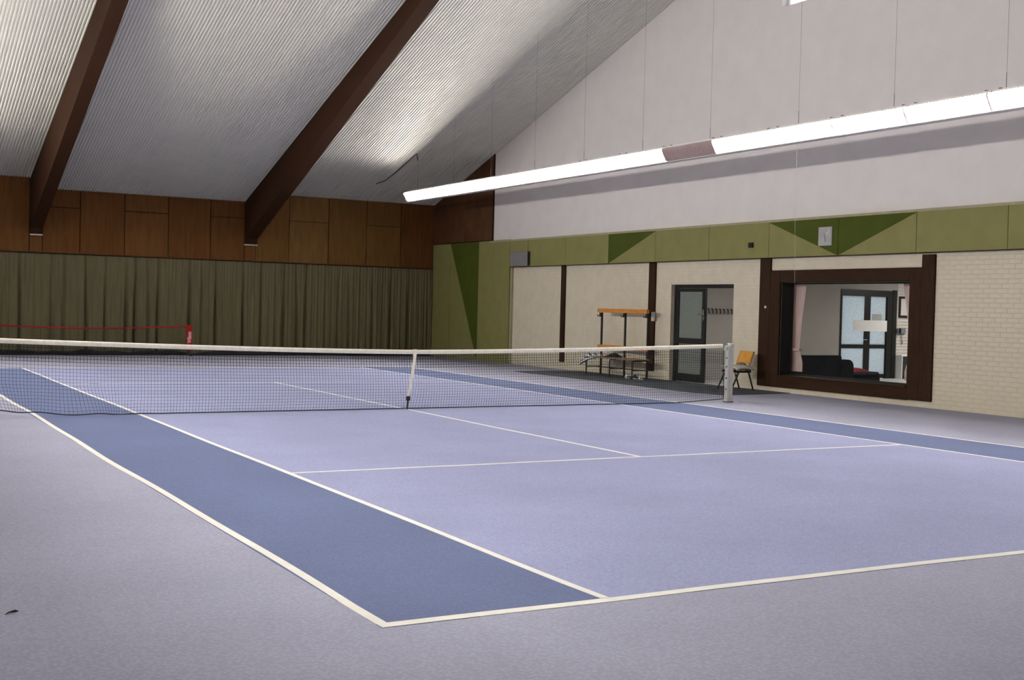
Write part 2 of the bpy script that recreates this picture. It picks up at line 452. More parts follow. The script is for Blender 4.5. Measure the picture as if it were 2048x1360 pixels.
h = MB().tube([(dx0, la + .02, 1.58), (dx0 - .055, la - .02, 1.57), (dx0 - .06, la - .05, 1.50), (dx0 - .055, la - .02, 1.43), (dx0, la + .02, 1.42)], .012, 8)
h.build('door_pull', m_alu, leaf)

# ------------------------------------------------------------------ club room behind
LY = 5.85
fl2 = struct(MB().box(XR + .02, 18.9, -6.2, 6.1, -.12, 0).build('floor_club_room', m_tile))
struct(MB().box(T, 18.9, -6.2, 6.1, 2.75, 2.85).build('ceiling_club_room', m_lobbywhite))
wb = MB()
DXa, DXb, DXz = 14.97, 16.90, 2.335
wb.box(XR + .30, DXa, LY, LY + .22, 0, 2.75); wb.box(DXb, 18.9, LY, LY + .22, 0, 2.75); wb.box(DXa, DXb, LY, LY + .22, DXz, 2.75)
wb = struct(wb.build('wall_club_back', m_lobbywall))
z = .02
while z < 2.7:      # whitewashed brick courses right of the glazed door
    MB().box(DXb + .12, 18.68, LY - .014, LY, z, z + .073).build('brick_course', m_lobbywhite, wb); z += .0833
struct(MB().box(18.7, 18.9, -6.2, LY, 0, 2.75).build('wall_club_right', m_lobbywall))
struct(MB().box(T, 18.9, -6.2, -6.0, 0, 2.75).build('wall_club_near', m_lobbywhite))
d2 = base('door_2', ((DXa + DXb) / 2, LY, 0))
f = MB(); f.box(DXa, DXa + .05, LY - .02, LY + .08, 0, DXz); f.box(DXb - .26, DXb - .06, LY - .02, LY + .08, 0, DXz - .165); f.box(DXa + .05, DXb - .06, LY - .02, LY + .08, DXz - .165, DXz)
f.box(DXb - .06, DXb + .08, LY - .03, LY + .2, 0, DXz + .02)
f.build('door_frame', m_alu, d2)
for a, b in ((DXa + .05, 15.945), (15.95, DXb - .26)):
    lf = MB()
    s0 = .02 if a < 15.5 else .10; s1 = .10 if a < 15.5 else .02
    y0, y1 = LY, LY + .05
    lf.box(a, a + s0, y0, y1, .01, DXz - .15); lf.box(b - s1, b, y0, y1, .01, DXz - .15)
    lf.box(a + s0, b - s1, y0, y1, .01, .12); lf.box(a + s0, b - s1, y0, y1, .80, .90)
    leaf = lf.build('door_leaf', m_alu, d2)
    MB().box(a + s0, b - s1, y0 + .02, y0 + .03, .12, .80).build('pane', m_frost2, leaf)
    MB().box(a + s0, b - s1, y0 + .02, y0 + .03, .90, DXz - .15).build('pane', m_frost2, leaf)
    if a < 15.5: MB().tube([(b - .05, y0, 1.03), (b - .05, y0 - .05, 1.03), (b - .17, y0 - .05, 1.03)], .012, 8).build('door_handle', m_chrome, leaf)
tag(MB().box(15.43, 16.63, LY - .035, LY - .025, 1.25, 1.54).build('paper_banner', m_paper), 'wide white paper stuck across the glazed double door of the club room', 'paper')
tag(MB().box(16.08, 16.42, LY - .045, LY - .036, 1.545, 1.71).build('door_sign', m_silver), 'small grey sign above the white paper on the glazed door', 'sign')
pf = thing('picture_frame', 'black picture frame on the white club room wall right of the glazed door', 'picture', (17.4, LY - .02, 1.9))
f = MB(); a, b, c, d = 17.06, 17.75, 1.63, 2.20
f.box(a, a + .06, LY - .045, LY - .014, c, d); f.box(b - .06, b, LY - .045, LY - .014, c, d); f.box(a + .06, b - .06, LY - .045, LY - .014, c, c + .06); f.box(a + .06, b - .06, LY - .045, LY - .014, d - .06, d)
f.build('frame', m_alu, pf); MB().box(a + .06, b - .06, LY - .025, LY - .015, c + .06, d - .06).build('mount', m_lobbywhite, pf)
ph = thing('wall_telephone', 'blue grey telephone on the wall below the black picture frame', 'telephone', (17.15, LY - .04, 1.27))
MB().box(17.0, 17.30, LY - .09, LY - .014, 1.20, 1.35, .02).build('body', mat('phone_body', (.20, .22, .27), .5), ph)
MB().box(17.02, 17.08, LY - .13, LY - .09, 1.20, 1.35, .015).build('handset', m_alu, ph)
MB().tube([(17.15, LY - .05, 1.21), (17.17, LY - .06, 1.05), (17.2, LY - .05, .92), (17.22, LY - .04, 1.0)], .012, 6).build('cord', m_grey, ph)
cb = thing('club_cabinet', 'low dark cabinet with a white top standing right of the glazed door', 'cabinet', (17.5, LY - .25, 0))
MB().box(17.0, 17.98, LY - .24, LY - .02, .60, .64, .004).build('top', m_paper, cb)
MB().box(17.02, 17.05, LY - .23, LY - .02, 0, .60).build('side_panel', m_paper, cb); MB().box(17.93, 17.96, LY - .23, LY - .02, 0, .60).build('side_panel', m_paper, cb)
MB().box(17.05, 17.93, LY - .22, LY - .03, .02, .595).build('body', m_sofa, cb)
for k in range(2): MB().box(17.055 + .44 * k, 17.485 + .44 * k, LY - .238, LY - .22, .04, .59, .004).build('door', m_sofa, cb)
# coat hooks seen through the open door
hr = thing('hook_rail', 'row of dark coat hooks on the grey wall seen through the open door', 'hooks', (11.1, LY, 1.66))
MB().box(10.3, 12.1, LY - .02, LY, 1.63, 1.72).build('rail', m_lobbywall, hr)
hk = MB().tube([(0, 0, .05), (-.01, -.05, .045), (-.02, -.075, .0), (-.01, -.06, -.05), (.012, -.03, -.06)], .014, 6).mesh('hook', m_dark)
for k in range(15):
    o = bpy.data.objects.new('hook', hk); COL.objects.link(o); o.location = (10.38 + .118 * k, LY - .02, 1.68); attach(o, hr)

# sofa
so = thing('sofa', 'dark blue black sofa in the club room behind the big window', 'sofa', (11.2, 2.6, 0))
def rounded(x0, x1, z0, z1, rr, n=6):
    pts = [(x0, z0), (x1, z0)]
    for k in range(n + 1):
        t = k / n * math.pi / 2; pts.append((x1 - rr + rr * math.cos(t), z1 - rr + rr * math.sin(t)))
    for k in range(n + 1):
        t = math.pi / 2 + k / n * math.pi / 2; pts.append((x0 + .05 + .05 * math.cos(t), z1 - .05 + .05 * math.sin(t)))
    return pts
MB().prism(rounded(10.03, 11.47, .06, .77, .05), 'y', 2.2, 2.42).build('backrest', m_sofa, so)
MB().prism(rounded(11.44, 11.80, .06, .68, .16), 'y', 2.16, 3.05).build('armrest', m_sofa, so)
MB().box(10.03, 12.68, 2.18, 3.1, .06, .32, .05).build('seat', m_sofa, so)
MB().box(11.82, 12.68, 2.2, 3.05, .30, .40, .045).build('seat_cushion', m_sofa, so)
MB().box(10.05, 11.42, 2.43, 3.05, .30, .43, .05).build('seat_cushion', m_sofa, so)
ft = MB().box(0, .06, 0, .06, 0, .07).mesh('foot', m_dark)
for x in (10.1, 12.55):
    for y in (2.24, 2.98):
        o = bpy.data.objects.new('foot', ft); COL.objects.link(o); o.location = (x, y, 0); attach(o, so)
cu = MB(); rows = []
for i in range(9):
    rows.append([(11.88 + .56 * j_ / 8, 2.24 + .5 * i / 8, .40 + .085 * (math.sin(math.pi * i / 8) * math.sin(math.pi * j_ / 8)) ** .5) for j_ in range(9)])
cu.grid(rows); cu.face([rows[0][0], rows[0][-1], rows[-1][-1], rows[-1][0]])
tag(cu.build('cushion', mat('red_cushion', (.20, .02, .035), .85, .1, 8), smooth=True), 'red cushion lying on the low end of the dark sofa', 'cushion')

# curtains behind the big window
def drape(pts_top, pts_mid, pts_bot, x, zt, zm, zb, name, label, group):
    """pts_* = (y left, y right) at the top, the tie and the hem"""
    t = thing(name, label, 'curtain', (x, sum(pts_top) / 2, zb), group)
    rows = []
    for i in range(25):
        zz = zt + (zb - zt) * i / 24
        if zz > zm: k = (zt - zz) / (zt - zm); k = k * k * (3 - 2 * k); a = pts_top[0] + (pts_mid[0] - pts_top[0]) * k; b = pts_top[1] + (pts_mid[1] - pts_top[1]) * k; wv = 1 - .4 * k
        else: k = (zm - zz) / (zm - zb); k = min(1, k * 1.8); a = pts_mid[0] + (pts_bot[0] - pts_mid[0]) * k; b = pts_mid[1] + (pts_bot[1] - pts_mid[1]) * k; wv = .6 + .4 * k
        row = []
        for j_ in range(61):
            u = j_ / 60
            row.append((x + .035 * wv * math.sin(u * 36 + .8 * math.sin(u * 9)), a + (b - a) * u, zz))
        rows.append(row)
    MB().grid(rows).build('cloth', m_pinkcur, t, smooth=True)
    ya, yb = pts_mid
    MB().box(x - .055, x + .055, min(ya, yb) - .02, max(ya, yb) + .02, zm - .03, zm + .03, .01).build('tie_band', m_pinkcur, t)
    return t
drape((2.26, 1.66), (2.24, 1.84), (2.26, 1.74), 9.93, 2.63, .90, .44, 'window_curtain', 'pink beige tied curtain inside the big window, at its left edge', 'tied curtains of the big window')
drape((-1.62, -.93), (-1.62, -1.16), (-1.62, -1.05), 9.93, 2.63, .90, .44, 'window_curtain', 'pink beige tied curtain inside the big window, at its right edge', 'tied curtains of the big window')
tag(MB().tube([(9.93, -1.75, 2.62), (9.93, 2.35, 2.62)], .015, 8).build('curtain_rod', m_alu), 'dark rod carrying the pink curtains above the big window', 'rod')

# ------------------------------------------------------------------ far wall
wf = struct(MB().box(XL - .3, XR + .3, 19.06, 19.3, 0, 5.4).build('wall_far', m_black))
xs = [-9.1, -8.08, -6.81, -5.56, -4.30, -3.04]
PZ0 = 2.865
def wp(x0, x1, z0, z1, k):
    MB().box(x0 + .010, x1 - .010, YF, YF + .03, z0 + .008, z1 - .008).build('veneer_panel', m_wood[k % 4], wf)
for i in range(5): 
    if i % 2: wp(xs[i], xs[i + 1], PZ0, 4.15, i); wp(xs[i], xs[i + 1], 4.15, 5.1, i)
    else: wp(xs[i], xs[i + 1], PZ0, 5.1, i)
def bay(edges, split, ks):
    for i in range(len(edges) - 1):
        if split[i]: wp(edges[i], edges[i + 1], PZ0, 4.16, ks[i]); wp(edges[i], edges[i + 1], 4.16, 5.1, ks[i])
        else: wp(edges[i], edges[i + 1], PZ0, 5.1, ks[i])
wp(-3.04, -2.69, PZ0, 3.33, 0); wp(3.09, 3.44, PZ0, 3.33, 0)
wp(-3.04, -2.69, 3.36, 5.1, 1); wp(3.09, 3.44, 3.36, 5.1, 1)
bay([-2.69, -1.69, -.455, .80, 2.05, 3.09], [1, 0, 1, 0, 1], [1, 1, 0, 1, 1])
bay([3.44, 4.50, 5.79, 7.07, 8.27, 9.46], [0, 1, 0, 1, 0], [3, 2, 3, 3, 1])
MB().box(XL, 9.46, YF + .005, YF + .05, PZ0 - .03, PZ0).build('lower_rail', m_brown, wf)
# pleated curtain
cur = thing('hall_curtain', 'olive brown pleated curtain along the far wall below the wooden panels', 'curtain', (0, 18.88, 0))
folds = []
x = XL
while x < 9.6:
    folds.append((x, random.choice((.25, .4, .6, 1.0, 1.0)))); x += random.uniform(.25, .66)
def fold(x, t):
    d = 0
    for c, a in folds:
        u = (x - c - .05 * t * math.sin(c * 7)) / (.022 + .022 * t)
        if abs(u) < 3: d += a * math.exp(-u * u)
    return .15 * t * d + .012 * t * math.sin(x * 31) + .008 * math.sin(x * 63 + 2 * math.sin(x * 5))
nx = 930; rows = []
for i in range(11):
    zz = 2.90 - 2.86 * i / 10; t = min(1, .18 + i / 7)
    rows.append([(XL + .02 + (9.42 - XL) * j_ / nx, 18.83 + fold(XL + 18.52 * j_ / nx, t), zz) for j_ in range(nx + 1)])
MB().grid(rows).build('cloth', m_curtain, cur, smooth=True, recalc=False)
MB().tube([(XL + .05, 18.9, 2.92), (9.44, 18.9, 2.92)], .018, 8).build('curtain_track', m_dark, cur)
# rolled net on the floor in front of it
pts = []; rad = []
n = 120
for i in range(n + 1):
    X = XL + .1 + (9.28 - XL) * i / n
    k = 1 - .62 * math.exp(-((X - 1.55) / .22) ** 2)
    rr = (.062 + .010 * math.sin(X * 3.1) + .008 * math.sin(X * 7.7 + 1)) * k
    if X > 8.4: rr *= max(.25, (9.5 - X) / 1.1)
    pts.append((X, 18.55 + .02 * math.sin(X * 1.7), rr)); rad.append(rr)
rn = thing('rolled_net', 'black rolled up net lying on the floor along the olive curtain', 'net', (0, 18.55, 0))
MB().tube(pts, rad, 10).build('roll', m_black, rn, smooth=True)
MB().tube([(-9, 18.36, .012), (-6, 18.33, .012), (-3, 18.3, .012), (-1.2, 18.36, .012), (.8, 18.44, .012)], .012, 6).build('rope', m_black, rn)

# ------------------------------------------------------------------ left and near walls (behind the photographer)
wl = MB(); gable(wl, XL - .3, XL, False); struct(wl.build('wall_left', m_white))
struct(MB().box(XL - .3, XR + .3, YN - .3, YN, 0, 5.3).build('wall_near', m_curtain))

# ------------------------------------------------------------------ roof, steel sheets, beams
roof = MB()
for s in (1, -1):
    roof.prism([(s * 19.2, ceil(19.2) + .12), (0, ceil(0) + .12), (0, ceil(0) + .34), (s * 19.2, ceil(19.2) + .34)], 'x', XL - .3, XR + .3)
rf = struct(roof.build('ceiling', m_roof))
PIT, DEP = .0765, .021
def sheet(x0, x1, ya, yb, off):
    mb = MB(); prof = []; n = int((x1 - x0) / PIT); x = x0
    p = (x1 - x0) / n
    for i in range(n):
        a = x0 + i * p
        prof += [(a, 0), (a + .40 * p, 0), (a + .53 * p, DEP), (a + .87 * p, DEP)]
    prof.append((x1, 0))
    mb.grid([[(px_, ya, ceil(ya, off) + dz) for px_, dz in prof], [(px_, yb, ceil(yb, off) + dz) for px_, dz in prof]])
    return mb.build('corrugated_sheet', m_deck, rf, recalc=False)
B1, B2 = (-3.03, -2.71), (3.09, 3.46)
for x0, x1, off in ((XL, B1[0] + .05, 0), (B1[1] - .05, B2[0] + .05, -.28), (B2[1] - .05, XR, 0)):
    sheet(x0, x1, YF + .02, 12.65, off + .0); sheet(x0, x1, 12.70, 6.35, off + .006); sheet(x0, x1, 6.40, 0, off + .012)
    sheet(x0, x1, 0, -YF, off)
def beam(bx, label):
    t = thing('roof_beam', label, 'beam', ((bx[0] + bx[1]) / 2, YF - .1, 3.35), 'dark roof beams')
    zb = lambda y: 3.52 + .375 * (18.76 - y)
    pr = [(18.80, 3.37), (18.72, 3.37), (18.70, 3.54), (0, zb(0)), (-18.70, 3.54), (-18.8, 3.37), (-18.8, ceil(18.8) + .1), (0, ceil(0) + .1), (18.80, ceil(18.8) + .1)]
    MB().prism(pr, 'x', bx[0], bx[1]).build('timber', m_beam, t)
    MB().box(bx[0] - .005, bx[1] + .005, 18.66, 18.80, 3.335, 3.37).build('bearing_plate', m_cream, t)
beam(B1, 'dark brown sloping roof beam at the left, between bright and dim ceiling'); beam(B2, 'dark brown sloping roof beam at the middle, nearer the white gable wall')

# ------------------------------------------------------------------ light rows
PITCH, Y0 = 1.60, 1.20
def light_parts(sgn, on):
    """meshes of one louvred section, local: x=0 centre line, y from 0 to PITCH, z=0 top"""
    s = sgn
    P = lambda x, z: (s * x, z)
    hs = MB()
    L = PITCH - .012
    hs.prism([P(-.085, 0), P(.16, 0), P(.16, -.285), P(-.02, -.285), P(-.02, -.275), P(.145, -.272), P(.145, -.022), P(-.085, -.014)], 'y', 0, L)
    hs.box(-.04, .10, .02, L - .02, 0, .035)
    tb = MB()
    tb2 = MB()
    for q_, (tx, tz) in ((tb, (-.075, -.062)), (tb2, (.0, -.19))):
        q_.tube([(s * tx, .03, tz), (s * tx, L - .03, tz)], .019, 8)
    lv = MB(); nb = 23
    for k in range(nb + 1):
        y = .006 + (L - .012) * k / nb
        lv.prism([P(-.165, -.05), P(-.14, -.012), P(.142, -.03), P(.142, -.27), P(-.022, -.27), P(-.05, -.258)], 'y', y - .0018, y + .0018)
    cl = [MB().box(-.03, .03, y - .02, y + .02, .03, .05).mesh('clip', m_dark) for y in (.12, L - .12)]
    return [('housing', hs.mesh('housing', m_enamel)), ('fluorescent_tube', tb.mesh('fluorescent_tube', m_tube_on if on else m_tube_off)),
            ('fluorescent_tube', tb2.mesh('fluorescent_tube', m_tube_on if on else m_tube_off)),
            ('louvre', lv.mesh('louvre', m_louvre)), ('clip', cl[0]), ('clip', cl[1])]
ORD = ['first', 'second', 'third', 'fourth', 'fifth', 'sixth', 'seventh', 'eighth', 'ninth', 'tenth', 'eleventh', 'twelfth', 'thirteenth', 'fourteenth', 'fifteenth']
ZT = 4.985
wires = [14.95, 12.6, 10.45, 8.2, 5.98, 3.69, 1.43, -1.05, -3.27, -5.42, -7.6, -9.8, -12, -14.2]
for sgn, X in ((1, 7.05), (-1, -7.0)):
    on_p = light_parts(sgn, True); off_p = light_parts(sgn, False)
    for k in range(9, -11 if sgn == 1 else -9, -1):
        ya = Y0 + PITCH * (k - 1) + (0 if k else 0)
        ya = Y0 + PITCH * (k - 0)  # start of section
        ya -= PITCH
        off = (sgn == 1 and abs(ya - Y0) < .01)
        n = 9 - k
        if sgn == -1: lab, grp = 'lit louvred light hanging in the row above the left side of the court', 'left row of hanging lights'
        elif off: lab, grp = 'unlit louvred light section with pinkish blades in the hanging white row', 'right row of hanging lights'
        elif n < 14: lab, grp = 'lit louvred white light, %s from the far end of the hanging row' % ORD[n], 'right row of hanging lights'
        else: lab, grp = 'lit louvred light of the right row, behind the near edge of the picture', 'right row of hanging lights'
        t = thing('hanging_light', lab, 'light', (X, ya, ZT), grp)
        for nm, me in (off_p if off else on_p):
            o = bpy.data.objects.new(nm, me); COL.objects.link(o); o.parent = t
        for wy in wires:
            if ya <= wy < ya + PITCH:
                wm = MB().tube([(X, wy, ZT + .03), (X, wy, ceil(wy) + .01)], .0026, 5)
                wm.tube([(X, wy, ZT + .03), (X, wy, ZT + .26)], .006, 5)
                wm.build('suspension_wire', m_grey, t)
tag(MB().tube([(7.06, -1.02, 4.712), (7.03, -1.06, 3.4), (7.04, -1.09, 2.19)], .0022, 5).build('pull_cord', m_cream),
    'thin pale cord hanging from the light row in front of the clock', 'cord')
cz = lambda y: ceil(y) - .02
cb_ = MB().tube([(6.78, 17.4, cz(17.4)), (6.95, 17.15, cz(17.15)), (7.02, 16.6, cz(16.6)), (7.07, 15.3, cz(15.3)), (7.08, 15.12, cz(15.12)), (7.06, 15.0, cz(15) - .25)], .014, 6)
tag(cb_.build('power_cable', m_dark), 'thin dark cable running down the ceiling to the far end of the light row', 'cable')

# ------------------------------------------------------------------ things on the right wall
gbx = thing('wall_box', 'grey metal box on the green panels at the far end of the brick wall', 'box', (9.3, 12.85, 2.84))
MB().box(9.31, 9.398, 12.36, 13.36, 2.845, 3.25, .012).build('casing', m_grey, gbx)
MB().box(9.315, 9.39, 12.345, 12.36, 2.86, 3.235, .004).build('end_cover', m_dark, gbx)
ck = thing('wall_clock', 'square white wall clock on the dark green triangle above the big window', 'clock', (9.38, .63, 3.21))
MB().box(9.365, 9.399, .445, .815, 3.025, 3.40, .006).build('case', m_silver, ck)
MB().box(9.361, 9.366, .46, .80, 3.04, 3.385).build('dial', mat('dial', (.38, .38, .36), .5), ck)
MB().tube([(9.356, .64, 3.27), (9.356, .60, 3.10)], .007, 6).build('hand_or_glint', m_grey, ck)
MB().tube([(9.352, .62, 3.24), (9.352, .54, 3.265), (9.352, .50, 3.31), (9.352, .48, 3.37)], [.008, .013, .013, .006], 6).build('hand_or_glint', m_paper, ck)  # pale curved strip models the reflection on the clock glass, not a hand
cm = thing('small_black_sensor', 'small black box on the green panels left of the clock', 'sensor', (9.38, 2.86, 3.11))
MB().box(9.34, 9.398, 2.80, 2.92, 3.055, 3.165, .008).build('casing', m_alu, cm)
MB().tube([(9.34, 2.86, 3.11), (9.325, 2.86, 3.11)], .025, 10).build('lens', m_sofa, cm)
sk = thing('socket_strip', 'white triple socket strip on the edge of the dark upright board', 'socket', (9.42, 6.43, 1.5))
MB().box(9.40, 9.449, 6.36, 6.47, 1.40, 1.62, .008).build('casing', m_cream, sk)
for k in range(3): MB().tube([(9.40, 6.415, 1.436 + .073 * k), (9.394, 6.415, 1.436 + .073 * k)], .026, 10).build('socket', m_post, sk)

# ------------------------------------------------------------------ bench with coat rail
bn = thing('coat_rack_bench', 'bench with dark steel frame and orange coat rails against the brick wall', 'bench', (8.95, 7.2, 0))
YB = (8.24, 7.20, 6.25)
for y in YB:
    MB().box(9.14, 9.18, y - .022, y + .022, 0, 1.60).build('upright', m_dark, bn)
    leg = MB(); leg.tube([(8.66, y - .1, 0), (8.66, y - .1, .40), (8.70, y - .07, .44), (9.15, y, .44)], .018, 8); leg.build('leg', m_dark, bn)
    MB().tube([(8.66, y - .1, .22), (9.16, y, .22)], .014, 8).build('stretcher', m_dark, bn)
    hk_ = MB().box(9.09, 9.15, y - .035, y + .035, 1.47, 1.57, .008); hk_.tube([(9.10, y, 1.50), (9.03, y, 1.48), (9.02, y, 1.53)], .012, 6); hk_.build('hook', m_dark, bn)
MB().tube([(8.95, YB[0] - .03, .22), (8.95, YB[2] - .03, .22)], .014, 8).build('stretcher', m_dark, bn)
MB().box(9.06, 9.14, 6.18, 8.32, 1.575, 1.675, .006).build('coat_rail', m_orange, bn)
MB().box(9.09, 9.14, 6.18, 8.32, .67, .765, .006).build('back_rail', m_orange, bn)
for k in range(4):
    MB().box(8.66 + .115 * k, 8.755 + .115 * k, 6.05, 8.28, .455, .485, .005).build('seat_slat', m_seatwood, bn)
# towel over the left end
tw = MB(); rows = []
for i in range(25):
    u = i / 24; h = .24 * (1 - u) ** 1.3 + .02; row = []
    for j_ in range(17):
        v = j_ / 16; yy = 8.34 - .85 * u - .04 * math.sin(v * 5)
        dz = -.10 * max(0, 1 - u * 5) + .05 * math.sin(u * 3.1) * (.5 + .5 * math.sin(u * 17 + v * 3)) + .012 * math.sin(i * .9 + j_ * .7)
        if v < .6: xx = 9.04 - .40 * v / .6; zz = .505 + dz
        else: w_ = (v - .6) / .4; xx = 8.64 - .03 * math.sin(w_ * 1.57); zz = .505 + dz * (1 - w_) - h * w_
        row.append((xx, yy, zz))
    rows.append(row)
tw.grid(rows)
for f_i in range(len(tw.f)):
    tw.mi[f_i] = 1 if (f_i % 16) % 3 else 0
two = tw.build('striped_towel', [m_stripeD, m_stripeW], smooth=True, recalc=False)
sol = two.modifiers.new('thickness', 'SOLIDIFY'); sol.thickness = .012
tag(two, 'black and white striped towel draped over the left end of the bench', 'towel')
jk = MB(); rows = []
for i in range(9):
    rows.append([(8.70 + .36 * j_ / 8, 7.40 - .30 * i / 8, .487 + .10 * (math.sin(math.pi * i / 8) * math.sin(math.pi * j_ / 8)) ** .6 + .012 * math.sin(i * 2.1 + j_ * 1.7)) for j_ in range(9)])
jk.grid(rows); jk.face([rows[0][0], rows[0][-1], rows[-1][-1], rows[-1][0]])
tag(jk.build('dark_garment', m_stripeD, smooth=True), 'small dark garment lying on the middle of the bench seat', 'garment')
def shoe(x, y, m, lab):
    t = thing('shoe', lab, 'shoe', (x, y, .012), 'shoes under the bench')
    MB().prism([(x - .14, y - .045), (x - .10, y - .055), (x + .12, y - .04), (x + .14, y), (x + .12, y + .04), (x - .10, y + .055), (x - .14, y + .045)], 'z', .012, .04).build('sole', m_stripeW, t)
    rows = []
    for i in range(9):
        s = i / 8; hw = .05 - .012 * abs(s - .4); hz = .05 + .055 * min(1, s * 1.6)
        rows.append([(x - .135 + .265 * s, y - hw * math.cos(math.pi * j_ / 6), .035 + hz * math.sin(math.pi * j_ / 6)) for j_ in range(7)])
    MB().grid(rows).build('upper', m, t, smooth=True)
    t.rotation_euler.z = 1.15; t.scale = (.85, .85, .8)
shoe(8.85, 6.62, m_stripeW, 'white shoe on the mat under the right half of the bench')
shoe(8.86, 6.30, m_stripeD, 'black shoe left of the right white shoe under the bench')
shoe(8.86, 6.08, m_stripeW, 'white shoe under the right end of the bench')

# ------------------------------------------------------------------ chair
CY0, CY1 = 2.45, 2.90
ch = thing('stacking_chair', 'chair with orange back and black splayed legs by the dark window frame', 'chair', (8.95, 2.67, 0))
for y in (CY0, CY1):
    MB().tube([(8.60, y, 0.012), (8.80, y, .40), (8.86, y, .43)], .019, 8).build('leg', m_dark, ch)
    MB().tube([(9.20, y, 0.012), (9.06, y, .40), (8.98, y, .43)], .019, 8).build('leg', m_dark, ch)
    MB().box(8.72, 9.12, y - .018, y + .018, .385, .43, .006).build('side_rail', m_dark, ch)
    MB().tube([(9.05, y + (.02 if y == CY0 else -.02), .43), (9.13, y + (.02 if y == CY0 else -.02), .62), (9.22, y + (.02 if y == CY0 else -.02), .83)], .016, 8).build('back_post', m_seatwood, ch)
MB().tube([(8.74, CY0, .37), (8.74, CY1, .37)], .014, 8).build('crossbar', m_steel, ch)
rows = []
for i in range(9):
    s = i / 8
    rows.append([(8.66 + .46 * s, CY0 - .01 + .47 * j_ / 8, .45 - .012 * math.sin(math.pi * s) - .02 * (s > .9) + .015 * (s < .1) * 0) for j_ in range(9)])
st = MB().grid(rows).build('seat', m_orangeback, ch, smooth=True, recalc=False); sm = st.modifiers.new('thickness', 'SOLIDIFY'); sm.thickness = .018
rows = []
for i in range(9):
    s = i / 8
    rows.append([(9.105 + .095 * s + .03 * math.sin(math.pi * j_ / 8), CY0 + .01 + .43 * j_ / 8, .575 + .255 * s) for j_ in range(9)])
bk = MB().grid(rows).build('backrest', m_orangeback, ch, smooth=True, recalc=False); sm = bk.modifiers.new('thickness', 'SOLIDIFY'); sm.thickness = .016
# fleece on the seat
rows = []
for i in range(17):
    s = i / 16
    rows.append([(8.68 + .46 * s, CY0 - .07 + .50 * j_ / 16, .462 + .045 * (math.sin(math.pi * min(max(s, .04), .96)) ** .4) - .05 * max(0, (2 - j_) / 2) + .010 * random.random()) for j_ in range(17)])
fc = MB().grid(rows).build('fleece_pad', m_fleece, smooth=True, recalc=False); sm = fc.modifiers.new('thickness', 'SOLIDIFY'); sm.thickness = .03
tag(fc, 'grey white fleece pad lying on the chair seat', 'cushion')
rows = []
for i in range(11):
    s = i / 10
    rows.append([(8.98 + .11 * s, CY0 + .05 + .30 * j_ / 10, .515 + .085 * (math.sin(math.pi * s) * math.sin(math.pi * j_ / 10)) ** .5) for j_ in range(11)])
cl_ = MB().grid(rows); cl_.face([rows[0][0], rows[0][-1], rows[-1][-1], rows[-1][0]])
tag(cl_.build('folded_cloth', m_jacket, smooth=True), 'small folded brown cloth on the fleece against the chair back', 'cloth')

# ------------------------------------------------------------------ tennis net
NX0, NX1 = -6.40, 6.36
def ntop(x): return .93 + .14 * (abs(x - .1) / 6.4) ** 1.5
def nbot(x):
    z = .012
    if x < -4.6: z += .085 * ((-4.6 - x) / 1.6) ** 1.2
    if x > 5.3: z += .05 * ((x - 5.3) / 1.0)
    return z
def npt(x, t):
    """t 0 at the tape, 1 at the hem"""
    z = ntop(x) - .06 + (nbot(x) - ntop(x) + .06) * t
    y = -.10 * math.sin(math.pi * min(1, t * 1.02)) * (1 - (x / 6.5) ** 2) * t - .04 * t
    dx = 0
    if x < -3.6:                                # slack, bunched cords at the lower left
        k = min(1, (-3.6 - x) / 1.2) * max(0, t - .6) / .4
        dx += .06 * k * math.sin(x * 5.0) + .05 * k; y += .05 * k * math.sin(x * 4.2 + 1)
        z += .012 * k * math.sin(x * 9)
    if x > 5.4:
        k = (x - 5.4) * max(0, 1 - abs(t - .12) / .3); z -= .10 * k; 
    k = math.exp(-((x + .0) / .22) ** 2) * max(0, t - .6) / .4   # gathered at the strap
    dx -= .45 * x * k
    return (x + dx, y, z)
nt_ = thing('tennis_net', 'black tennis net with white tape stretched across the court', 'net', (0, 0, 0))
ROWS = 20
net = MB(); cols = int((NX1 - NX0) / .0455)
def cord(pts, r):
    net.tube(pts, r, 4, cap=False)
for i in range(cols + 1):
    x = NX0 + (NX1 - NX0) * i / cols
    cord([npt(x, k / 8) for k in range(0, 3)], .0036); cord([npt(x, k / 12) for k in range(3, 13)], .0020)
for k in range(1, ROWS):
    cord([npt(NX0 + (NX1 - NX0) * i / 90, k / ROWS) for i in range(91)], .0036 if k <= 5 else .0020)
no = net.build('netting', m_net, nt_, recalc=False); no['kind'] = 'stuff'
MB().tube([npt(NX0 + (NX1 - NX0) * i / 140, 1.0) for i in range(141)], .008, 5).build('hem_cord', m_net, nt_)
MB().tube([npt(NX1, k / 12) for k in range(13)], .008, 5).build('side_cord', m_net, nt_)
tp = MB(); fr, bk_ = [], []
xs_ = [NX0 + (NX1 - .02 - NX0) * i / 120 for i in range(121)]
sec = [(-.010, -.066), (-.012, -.03), (-.010, -.004), (0, .002), (.010, -.004), (.012, -.03), (.010, -.066)]
tp.grid([[(x, sy, ntop(x) + sz) for x in xs_] for sy, sz in sec])
tp.build('top_tape', m_tape, nt_, smooth=True)
sp = MB()
